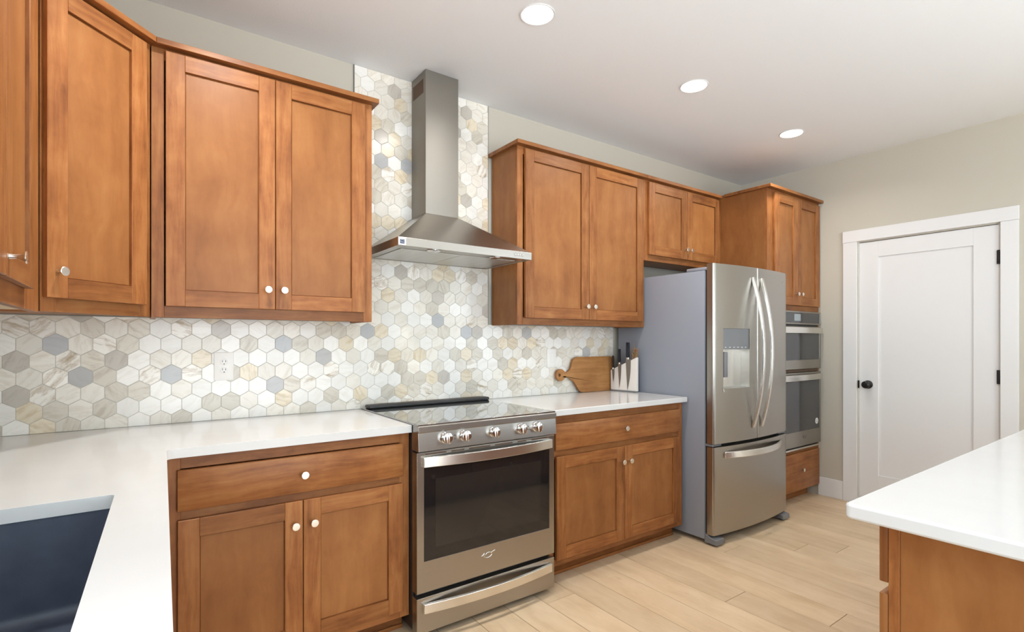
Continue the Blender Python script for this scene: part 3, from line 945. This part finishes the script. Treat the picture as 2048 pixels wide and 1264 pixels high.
# ------------------------------------------------------------------ range hood
def make_hood():
    x0, x1, y0, y1 = .030, .805, -.460, -.0006
    ox, oy, oz = (x0 + x1) / 2, -.23, 1.716
    r = thing('range_hood', 'stainless pyramid wall hood with a square chimney over the range', 'range hood', (ox, oy, oz))
    X = lambda v: v - ox
    Y = lambda v: v - oy
    Z = lambda v: v - oz
    zt = 1.7555
    rim = MB()
    rim.prism([[(X(x0), Y(y0)), (X(x1), Y(y0)), (X(x1), Y(y1)), (X(x0), Y(y1))],
               [(X(x0 + .010), Y(y0 + .010)), (X(x0 + .010), Y(y1 - .010)), (X(x1 - .010), Y(y1 - .010)), (X(x1 - .010), Y(y0 + .010))]], 'z', 0, Z(zt), 'x')
    rm = rim.build('rim', M['steel'], r, smooth=False, bevel=.001)
    # canopy
    cx0, cx1, cy0, cz = .307, .507, -.178, 1.958
    bm = bmesh.new()
    lo = [bm.verts.new(p) for p in ((X(x0 + .001), Y(y0 + .001), Z(zt)), (X(x1 - .001), Y(y0 + .001), Z(zt)), (X(x1 - .001), Y(y1), Z(zt)), (X(x0 + .001), Y(y1), Z(zt)))]
    hi = [bm.verts.new(p) for p in ((X(cx0), Y(cy0), Z(cz)), (X(cx1), Y(cy0), Z(cz)), (X(cx1), Y(y1), Z(cz)), (X(cx0), Y(y1), Z(cz)))]
    for i in range(4):
        bm.faces.new((lo[i], lo[(i + 1) % 4], hi[(i + 1) % 4], hi[i]))
    bm.faces.new(hi)
    bmesh.ops.recalc_face_normals(bm, faces=bm.faces[:])
    mb = MB(); mb._merge(bm, 'x')
    mb.build('canopy', M['steel'], r, smooth=False)
    ch = MB().box(X(cx0), X(cx1), Y(cy0), Y(y1), Z(cz) + .0003, Z(ZC - .0012), .0015, seg=2)
    c = ch.build('chimney', M['steel_v'], r)
    vs = MB()
    vs.box(X(cx0) - .0008, X(cx0) + .002, Y(-.150), Y(-.020), Z(2.615), Z(2.690), 0)
    vs.build('vent_opening', M['inside'], c)
    under = MB().box(X(x0 + .010), X(x1 - .010), Y(y0 + .010), Y(y1 - .010), .003, .007, 0)
    u = under.build('underside', M['steel'], r)
    xm = (x0 + x1) / 2
    for a, b in ((x0 + .05, xm - .002), (xm + .002, x1 - .05)):
        MB().box(X(a), X(b), Y(-.375), Y(-.03), .0005, .0029, .001).build('grease_filter', M['filter'], r)
    for lx in (.235, .600):
        l = MB().lathe([(.020, 0), (.034, 0), (.034, .005), (.030, .007), (.020, .004)], (X(lx), Y(-.415), .0029), (0, 0, -1), 24).build('hood_lamp', M['chrome'], r)
        MB().lathe([(0, 0), (.0198, 0), (.0198, .003), (0, .003)], (X(lx), Y(-.415), .0029), (0, 0, -1), 20).build('lens', M['display'], l)
    for i in range(4):
        MB().lathe([(0, 0), (.0052, 0), (.0052, .005), (.004, .006), (0, .006)], (X(.696 + i * .0155), Y(y0), Z(1.7355)), (0, -1, 0), 14).build('push_button', M['chrome'], rm)
    # square emblem label on the left end of the rim
    st = MB().box(X(x0 + .0015), X(x0 + .038), Y(y0 - .0009), Y(y0 + .001), Z(1.7185), Z(1.7540), 0).build('label_sticker', M['sticker_white'], rm)
    MB().box(X(x0 + .009), X(x0 + .031), Y(y0 - .0014), Y(y0 - .0008), Z(1.7245), Z(1.7450), 0).build('printed_square', M['sticker_blue'], st)
    a = MB()
    a.tube([(X(x0 + .012 + .0016 * i), Y(y0 - .0016), Z(1.7395 + .0028 * math.sin(math.pi * i / 10))) for i in range(11)], .0007, 5)
    a.tube([(X(x0 + .012 + .0016 * i), Y(y0 - .0016), Z(1.7315 + .0012 * math.sin(math.pi * i / 2.5))) for i in range(11)], .0007, 5)
    a.build('printed_mark', M['sticker_white'], st)
make_hood()

# ------------------------------------------------------------------ refrigerator
def make_fridge():
    x0, x1 = 1.9445, 2.838
    xc = (x0 + x1) / 2
    o = (xc, -.40, 0)
    r = thing('refrigerator', 'stainless french door refrigerator with ice dispenser and grey sides', 'refrigerator', o)
    X = lambda v: v - o[0]
    Y = lambda v: v - o[1]
    case = MB()
    case.box(X(x0), X(x1), Y(-.758), Y(-.035), .030, 1.718, .003, seg=2)
    cs = case.build('case', M['fridge_grey'], r)
    fy = lambda x: bow(x, x0, x1, -.818, -.853)
    yb = -.774
    gasket = MB()
    gasket.box(X(x0 + .012), X(x1 - .012), Y(-.7735), Y(-.7585), .07, 1.745, 0)
    gasket.build('gasket', M['black_plastic'], r)
    hole = (2.033, 2.297, .975, 1.3530, -.790)
    L = bowed_panel('fridge_door', M['steel'], r, x0 + .001, xc - .0022, .633, 1.757, fy, yb, o, hole)
    Rr = bowed_panel('fridge_door', M['steel'], r, xc + .0022, x1 - .001, .633, 1.757, fy, yb, o)
    Fz = bowed_panel('freezer_drawer', M['steel'], r, x0 + .001, x1 - .001, .066, .612, fy, yb, o)
    # dispenser: control face, cavity liner, lever, tray
    fh = lambda x: fy(x) - .001
    cf = bowed_panel('control_face', M['grey_plastic'], L, 2.034, 2.296, 1.222, 1.352, lambda x: fy(x) + .003, -.791, o, rad=.002)
    for i in range(6):
        xx = 2.052 + i * .040
        MB().box(X(xx), X(xx + .016), Y(fy(xx + .008) + .0022), Y(fy(xx + .008) + .006), 1.232, 1.2355, 0).build('printed_mark', M['sticker_white'], cf)
    MB().box(X(2.0335), X(2.2965), Y(-.7925), Y(-.7905), .976, 1.2215, 0).build('dispenser_recess', M['bright_steel'], L)
    MB().box(X(2.045), X(2.085), Y(-.832), Y(-.7935), 1.045, 1.205, .006, seg=2).build('dispenser_lever', M['grey_plastic'], L)
    bowed_panel('drip_tray', M['steel'], L, 2.030, 2.300, .953, .9745, lambda x: fy(x) - .004, -.800, o, rad=.003)
    # handles (curved flat bars standing out from the doors)
    for par, hx in ((L, 2.332), (Rr, 2.433)):
        pts = bar_outline(.705, 1.692, Y(fy(hx)) + .001, .072, .014, 28)
        MB().prism([[(b, a) for a, b in pts]], 'x', X(hx - .0115), X(hx + .0115)).build('handle', M['bright_steel'], par, bevel=.003)
    # freezer handle follows the bow
    n = 24
    op, ip = [], []
    for k in range(n + 1):
        xx = 2.040 + (2.728 - 2.040) * k / n
        q = 1 - ((k / n - .5) * 2) ** 2
        op.append((X(xx), Y(fy(xx) - .012 - .048 * q)))
        ip.append((X(xx), Y(fy(xx) + .0008 - (.046 * q if 0 < k < n else 0))))
    MB().prism([op + ip[::-1]], 'z', .540, .580, 'x').build('handle', M['bright_steel'], Fz, bevel=.003)
    # hinges, feet
    for hx in (x0 + .055, x1 - .055):
        MB().box(X(hx - .05), X(hx + .05), Y(-.800), Y(-.62), 1.7185, 1.740, .006, seg=2).build('hinge_cover', M['fridge_grey'], r)
    MB().box(X(x0 + .004), X(x0 + .10), Y(-.812), Y(-.7595), .6145, .6305, .003).build('centre_hinge', M['grey_plastic'], r)
    MB().box(X(x1 - .10), X(x1 - .004), Y(-.812), Y(-.7595), .6145, .6305, .003).build('centre_hinge', M['grey_plastic'], r)
    for a, b in ((x0, x0 + .085), (x1 - .085, x1)):
        f = MB()
        f.prism([[(Y(-.7578), .062), (Y(-.775), .064), (Y(-.800), .050), (Y(-.838), .044), (Y(-.842), .012), (Y(-.7578), .012)]], 'x', X(a), X(b))
        ft = f.build('foot_cover', M['grey_plastic'], r, bevel=.003)
        MB().lathe([(0, 0), (.018, 0), (.018, .0118), (0, .0118)], (X((a + b) / 2), Y(-.80), 0), (0, 0, 1), 16).build('leveling_foot', M['black_plastic'], ft)
    MB().box(X(x0 + .09), X(x1 - .09), Y(-.757), Y(-.70), .012, .0298, .001).build('base_grille', M['black_plastic'], r)
    for hx in (x0 + .06, x1 - .06):
        MB().lathe([(0, 0), (.02, 0), (.02, .03), (0, .03)], (X(hx), Y(-.10), 0), (0, 0, 1), 12).build('rear_foot', M['black_plastic'], r)
    swash(Rr, X(2.752), Y(fy(2.752) - .0010), 1.688, .040, M['bright_steel'])
make_fridge()

# ------------------------------------------------------------------ tall oven cabinet + wall oven
PX0, PX1, PY = 2.8415, XR - .001, -.675
def make_tall():
    r = thing('oven_cabinet', 'tall cabinet housing the wall oven, between the refrigerator and the white door', 'cabinet', (PX0, PY, 0))
    w = PX1 - PX0
    X = lambda v: v - PX0
    d = -PY - .001
    mb = MB()
    t = .018
    mb.box(0, t, .02, d, .095, 2.412, .001, 'z', tone=.2); mb.box(w - t, w, .02, d, .095, 2.412, .001, 'z')
    for z in (.095, .385, 1.512, 2.394):
        mb.box(t, w - t, .02, d, z, z + t, 0, 'x')
    mb.box(t, w - t, d - .006, d, .113, 2.394, 0)
    mb.build('carcass', M['wood_panel'], r)
    frame(r, w, .085, 2.412, [(0, .094), (w - .024, w)], [(.085, .115), (.372, .4135), (1.5115, 1.553), (2.37, 2.412)])
    gx = 3.262
    shaker(r, X(2.925), gx - .0015 - PX0, 1.553, 2.388, (X(gx - .032), 1.640))
    shaker(r, gx + .0015 - PX0, X(3.632), 1.553, 2.388, (X(gx + .032), 1.640))
    slab(r, X(2.90), X(3.625), .098, .392, (X(3.312), .258))
    MB().box(0, w - .03, .075, .095, 0, .0945, .001, 'x').build('toe_kick', M['wood'], r)
    MB().prism([[(-.024, .336), (-.024, -.04), (w, -.04), (w, d), (0, d), (0, .336)]], 'z', CZ0 + .013, CZ1, 'x').build('crown_molding', M['wood'], r, bevel=.0015)
make_tall()

def make_oven():
    x0, x1 = 2.8775, 3.632
    o = (3.255, -.50, .4145)
    r = thing('wall_oven', 'stainless double wall oven with dark glass doors built into the tall cabinet', 'oven', o)
    X = lambda v: v - o[0]
    Y = lambda v: v - o[1]
    Z = lambda v: v - o[2]
    MB().box(X(x0 + .006), X(x1 - .006), Y(-.674), Y(-.08), Z(.4145), Z(1.509), .001).build('body', M['black_plastic'], r)
    yf = -.700
    # trim frame
    MB().box(X(x0), X(x1), Y(-.690), Y(-.6765), Z(.4150), Z(.4300), .001).build('bottom_trim', M['bright_steel'], r)
    cp = MB().prism([[(X(x0), Z(1.405)), (X(x1), Z(1.405)), (X(x1), Z(1.508)), (X(x0), Z(1.508))], [(X(x0 + .012), Z(1.416)), (X(x0 + .012), Z(1.497)), (X(x1 - .012), Z(1.497)), (X(x1 - .012), Z(1.416))]], 'y', Y(yf), Y(-.6765), 'x').build('control_panel', M['steel'], r, smooth=False, bevel=.001)
    g = MB().box(X(x0 + .0122), X(x1 - .0122), Y(yf + .0015), Y(-.678), Z(1.4162), Z(1.4968), 0).build('panel_glass', M['oven_glass'], cp)
    MB().box(X(3.20), X(3.300), Y(yf + .0008), Y(yf + .003), Z(1.432), Z(1.485), 0).build('display', M['display'], g)
    def door(z0, z1, gz0, gz1, hz0, hz1):
        d = MB().prism([[(X(x0), Z(z0)), (X(x1), Z(z0)), (X(x1), Z(z1)), (X(x0), Z(z1))], [(X(x0 + .022), Z(gz0)), (X(x0 + .022), Z(gz1)), (X(x1 - .022), Z(gz1)), (X(x1 - .022), Z(gz0))]], 'y', Y(yf), Y(-.6765), 'x').build('oven_door', M['steel'], r, smooth=False, bevel=.001)
        MB().box(X(x0 + .0222), X(x1 - .0222), Y(yf + .0015), Y(-.680), Z(gz0 + .0002), Z(gz1 - .0002), 0).build('oven_window', M['oven_glass'], d)
        MB().prism([bar_outline(X(x0 + .012), X(x1 - .008), Y(yf), .020, .022)], 'z', Z(hz0), Z(hz1), 'x').build('handle', M['bright_steel'], d, bevel=.002)
        return d
    u = door(1.053, 1.388, 1.125, 1.340, 1.335, 1.381)
    MB().box(X(x0 + .01), X(x1 - .01), Y(-.684), Y(-.6765), Z(1.028), Z(1.050), .001).build('vent', M['inside'], r)
    l = door(.445, 1.025, .562, .965, .965, 1.010)
    st = MB().lathe([(0, 0), (.024, 0), (.024, .0008), (0, .0008)], (X(3.567), Y(yf + .0014), Z(.622)), (0, -1, 0), 28).build('round_sticker', M['sticker_white'], l)
    q = MB()
    q.tube([(X(3.567 + .012 * math.cos(R(a))), Y(yf + .0004), Z(.622 + .012 * math.sin(R(a)))) for a in range(40, 361, 20)], .0014, 5)
    q.tube([(X(3.579), Y(yf + .0004), Z(.622)), (X(3.569), Y(yf + .0004), Z(.622))], .0014, 5)
    q.build('printed_mark', M['sticker_blue'], st)
    swash(l, X(3.36), Y(yf - .0010), Z(.512), .055, M['grey_plastic'])
make_oven()

# ------------------------------------------------------------------ island
IX0, IX1, IY0, IY1 = .345, 2.75, -3.25, -2.192
tag(MB().prism([round_rect(IX0, IX1, IY0, IY1, .016, 5)], 'z', ZB - .002, ZT).build('countertop', M['quartz'], bevel=.006),
    'white quartz island countertop with rounded corner at the right edge', 'countertop')
def make_island(label, xa, xb, end):
    r = thing('island_cabinet', label, 'cabinet', (xb, -2.226, 0), R(180))
    w = xb - xa
    d = .62
    mb = MB()
    t = .018
    ins = .004
    mb.box(0, t, .022, d, .095, .879, .001); mb.box(w - t, w - (ins if end else 0), .022, d, .095, .879, .001, 'z', tone=.5)
    mb.box(t, w - t, .022, d, .095, .113, 0, 'x'); mb.box(t, w - t, d - .006, d, .113, .879, 0)
    mb.build('carcass', M['wood_panel'], r)
    frame(r, w, .085, .879, [(0, .04), (w - .04, w)], [(.085, .115), (.41, .44), (.665, .705), (.84, .879)], t=.022)
    z = [(.115, .400), (.412, .677), (.703, .850)]
    for a, b in z:
        slab(r, .012, w - .0015, a, b, (w / 2, (a + b) / 2))
    MB().box(0, w - .004, .075, .095, 0, .0945, .001, 'x').build('toe_kick', M['wood'], r)
    if end:
        MB().box(w - .018, w - .004, d + .001, .96, .0, .879, .001).build('end_panel', M['wood_panel'], r)
    return r
make_island('drawer base cabinet at the near end of the island, plain end panel facing left', .500, 1.20, True)
make_island('island drawer cabinet in the middle of the island, facing the range', 1.202, 1.93, False)
make_island('island drawer cabinet at the far end near the white door', 1.932, 2.66, False)

# ------------------------------------------------------------------ outlets
def make_outlet():
    x0, x1, z0, z1 = -.6625, -.583, 1.094, 1.222
    xc, zc = (x0 + x1) / 2, (z0 + z1) / 2
    r = thing('wall_outlet', 'white double electrical outlet on the tile backsplash left of the range', 'outlet', (xc, -.0004, zc))
    MB().box(x0 - xc, x1 - xc, -.006, 0, z0 - zc, z1 - zc, .003, seg=2).build('cover_plate', M['white_plastic'], r)
    for dz in (.0185, -.0185):
        s = MB().lathe([(0, 0), (.0165, 0), (.0165, .0018), (.0155, .0024), (0, .0024)], (0, -.0058, dz), (0, -1, 0), 28).build('socket', M['white_plastic'], r)
        h = MB()
        h.box(-.0075, -.0052, -.0086, -.0078, dz + .001, dz + .009, 0); h.box(.0052, .0075, -.0086, -.0078, dz + .001, dz + .0085, 0)
        h.lathe([(0, 0), (.0026, 0), (.0026, .0004), (0, .0004)], (0, -.0081, dz - .0075), (0, -1, 0), 12)
        h.build('slots', M['black_plastic'], s)
make_outlet()
def make_switch():
    xc, zc = 1.3265, 1.159
    r = thing('light_switch', 'white rocker switch plate on the backsplash above the cutting board handle', 'switch', (xc, -.0004, zc))
    MB().box(-.040, .040, -.006, 0, -.062, .062, .003, seg=2).build('cover_plate', M['white_plastic'], r)
    MB().box(-.0165, .0165, -.0085, -.0055, -.033, .033, .0015).build('rocker', M['white_plastic'], r)
make_switch()

# ------------------------------------------------------------------ board, knife block, knives
def make_board():
    ox, oy, oz = 1.66, -.050, ZT + .0008
    arcp = arc_pts(1.384, 1.043, .041, 40, 320, 22)
    outl = [(1.433, 1.056), (1.459, 1.068), (1.479, 1.090), (1.489, 1.122), (1.500, 1.147), (1.530, 1.163), (1.868, 1.163), (1.892, 1.156), (1.900, 1.135), (1.900, .945), (1.893, .922), (1.870, .9148),
            (1.580, .9148), (1.556, .9215), (1.540, .937), (1.522, .965), (1.500, .994), (1.468, 1.016), (1.437, 1.030)]
    # lower outline end meets the round handle end
    full = outl + [(a, b) for a, b in arcp[::-1]]
    hole = arc_pts(1.372, 1.043, .011, 0, 345, 23)
    mb = MB().prism([[(a - ox, b - .9148) for a, b in full], [(a - ox, b - .9148) for a, b in hole]], 'y', -.009, .009, 'x')
    o = mb.build('cutting_board', M['board'], bevel=.003)
    o.location = (ox, -.034, oz)
    o.rotation_euler = (R(-3.5), 0, 0)
    tag(o, 'paddle shaped wooden cutting board leaning on the backsplash beside the knife block', 'cutting board')
make_board()

KA = Vector((1.843, -.048)); KB = Vector((1.877, -.265))
KANG = math.atan2((KB - KA).y, (KB - KA).x)          # block local x runs from the back to the front end
def make_block():
    r = thing('knife_block', 'pale slanted-top magnetic knife block standing beside the refrigerator', 'knife block', (KA.x, KA.y, ZT + .0006), KANG)
    # local: x along the block, -y towards the camera side, z up
    MB().prism([[(.006, .008), (.222, .008), (.222, .245), (.006, .149)]], 'y', .0, .024).build('board', M['block'], r, bevel=.002)
    MB().box(.009, .219, -.006, .032, 0, .0078, .002).build('foot', M['grey_plastic'], r)
make_block()
def make_knife(label, x0, x1, tip_x, z_top, z_heel, z_tip, hw, hcol, htop, skew=0.0, back=False):
    off = -.0016 if not back else .0256
    r = thing('kitchen_knife', label, 'knife', (KA.x + math.cos(KANG) * x0, KA.y + math.sin(KANG) * x0, 0), KANG, 'knives on the pale block')
    w = x1 - x0
    n = 10
    bl = [(0, z_heel)]
    for i in range(1, n + 1):
        t = i / n
        bl.append(((tip_x - x0) * t * (.7 + .3 * t), z_heel + (z_tip - z_heel) * t))
    rt = []
    for i in range(n):
        t = i / n
        rt.append((w + (tip_x - x1) * (t ** 2.4), z_heel + (z_tip - z_heel) * t))
    yb = off - .0011
    MB().prism([bl + rt[::-1]], 'y', yb, yb + .0018).build('blade', M['steel_v'], r, smooth=False)
    hx = w * .42
    MB().box(hx - hw * .8, hx + hw * .8, yb - .006, yb + .008, z_heel - .003, z_heel + .012, .002).build('bolster', M['bright_steel'], r)
    MB().box(hx - hw, hx + hw, yb - .0085, yb + .0105, z_heel + .0122, htop - .004, .004, seg=2).build('handle', M[hcol], r)
    MB().box(hx - hw * .9, hx + hw * .9, yb - .0075, yb + .0095, htop - .0038, htop, .0015).build('pommel', M['bright_steel'], r)
    return r
make_knife('short paring knife with a dark brown handle, leftmost on the pale block', .018, .040, .030, 1.078, 1.072, .979, .0065, 'handle_brown', 1.171)
make_knife('mid-sized knife with a slim navy handle, middle of the pale block', .070, .097, .082, 1.12, 1.110, .942, .0085, 'handle_navy', 1.222)
make_knife('large chef knife with a thick black handle, tallest on the pale block', .135, .176, .149, 1.156, 1.146, .927, .0115, 'handle_navy', 1.268)

def make_bunch():
    r = thing('dried_bunch', 'small dried straw bunch with a red berry behind the knife block', 'dried plant', (1.9125, -.222, ZT + .0006))
    q = random.Random(5)
    s, h = MB(), MB()
    for i in range(22):
        a = q.uniform(0, 6.28); rr = q.uniform(0, .006)
        bx, by = .25 * rr * math.cos(a), rr * math.sin(a)
        tx, ty, tz = q.uniform(-.009, .007), q.uniform(-.026, .026), q.uniform(.24, .305)
        s.tube([(bx, by, 0), (bx * 1.2, by * 1.5, .12), ((bx + tx) / 2, (by + ty) / 1.5, .22), (tx, ty, tz)], .0011, 5)
    s.tube([(0, 0, .22), (.001, .002, .30), (0, .004, .345)], .0013, 5)
    s.build('straw_stems', M['twig'], r)
    for i in range(60):
        y_, z_ = q.gauss(0, .013), q.uniform(.245, .305)
        h.tube([(q.uniform(-.006, .005), y_, z_), (q.uniform(-.009, .007), y_ + q.uniform(-.012, .012), z_ + q.uniform(-.012, .014))], .0019, 5)
    h.build('seed_heads', M['twig'], r)
    MB().lathe([(0, -.007), (.005, -.005), (.007, 0), (.005, .005), (0, .007)], (-.004, -.014, .292), (0, 0, 1), 12).build('red_berry', M['red'], r)
make_bunch()

# ------------------------------------------------------------------ recessed ceiling lamps
def make_lamp(x, y, label, watts=LAMP_W):
    r = thing('ceiling_light', label, 'ceiling light', (x, y, ZC), 0, 'recessed ceiling lights')
    MB().lathe([(.0705, .0005), (.0790, .0005), (.0795, .002), (.077, .004), (.0725, .0035), (.0705, .002)], (0, 0, 0), (0, 0, -1), 40).build('trim_ring', M['white_paint'], r)
    MB().lathe([(0, .0006), (.0700, .0006), (.0700, .0030), (0, .0050)], (0, 0, 0), (0, 0, -1), 40).build('diffuser', M['lamp'], r)
    l = bpy.data.lights.new('lamp_light', 'AREA')
    l.shape = 'DISK'; l.size = .13; l.energy = watts; l.color = (1.0, .97, .93)
    l.spread = R(150)
    lo = bpy.data.objects.new('lamp_light', l)
    COL.objects.link(lo); lo.parent = r; lo.location = (0, 0, -.012)
make_lamp(.509, -.886, 'recessed ceiling light nearest the camera, in front of the hood chimney')
make_lamp(1.641, -.896, 'middle recessed ceiling light of the row of three')
make_lamp(2.786, -.880, 'farthest recessed ceiling light, above the refrigerator and oven cabinet')
make_lamp(-.626, -.886, 'recessed ceiling light over the corner counter, left of the row of three', 14.0)
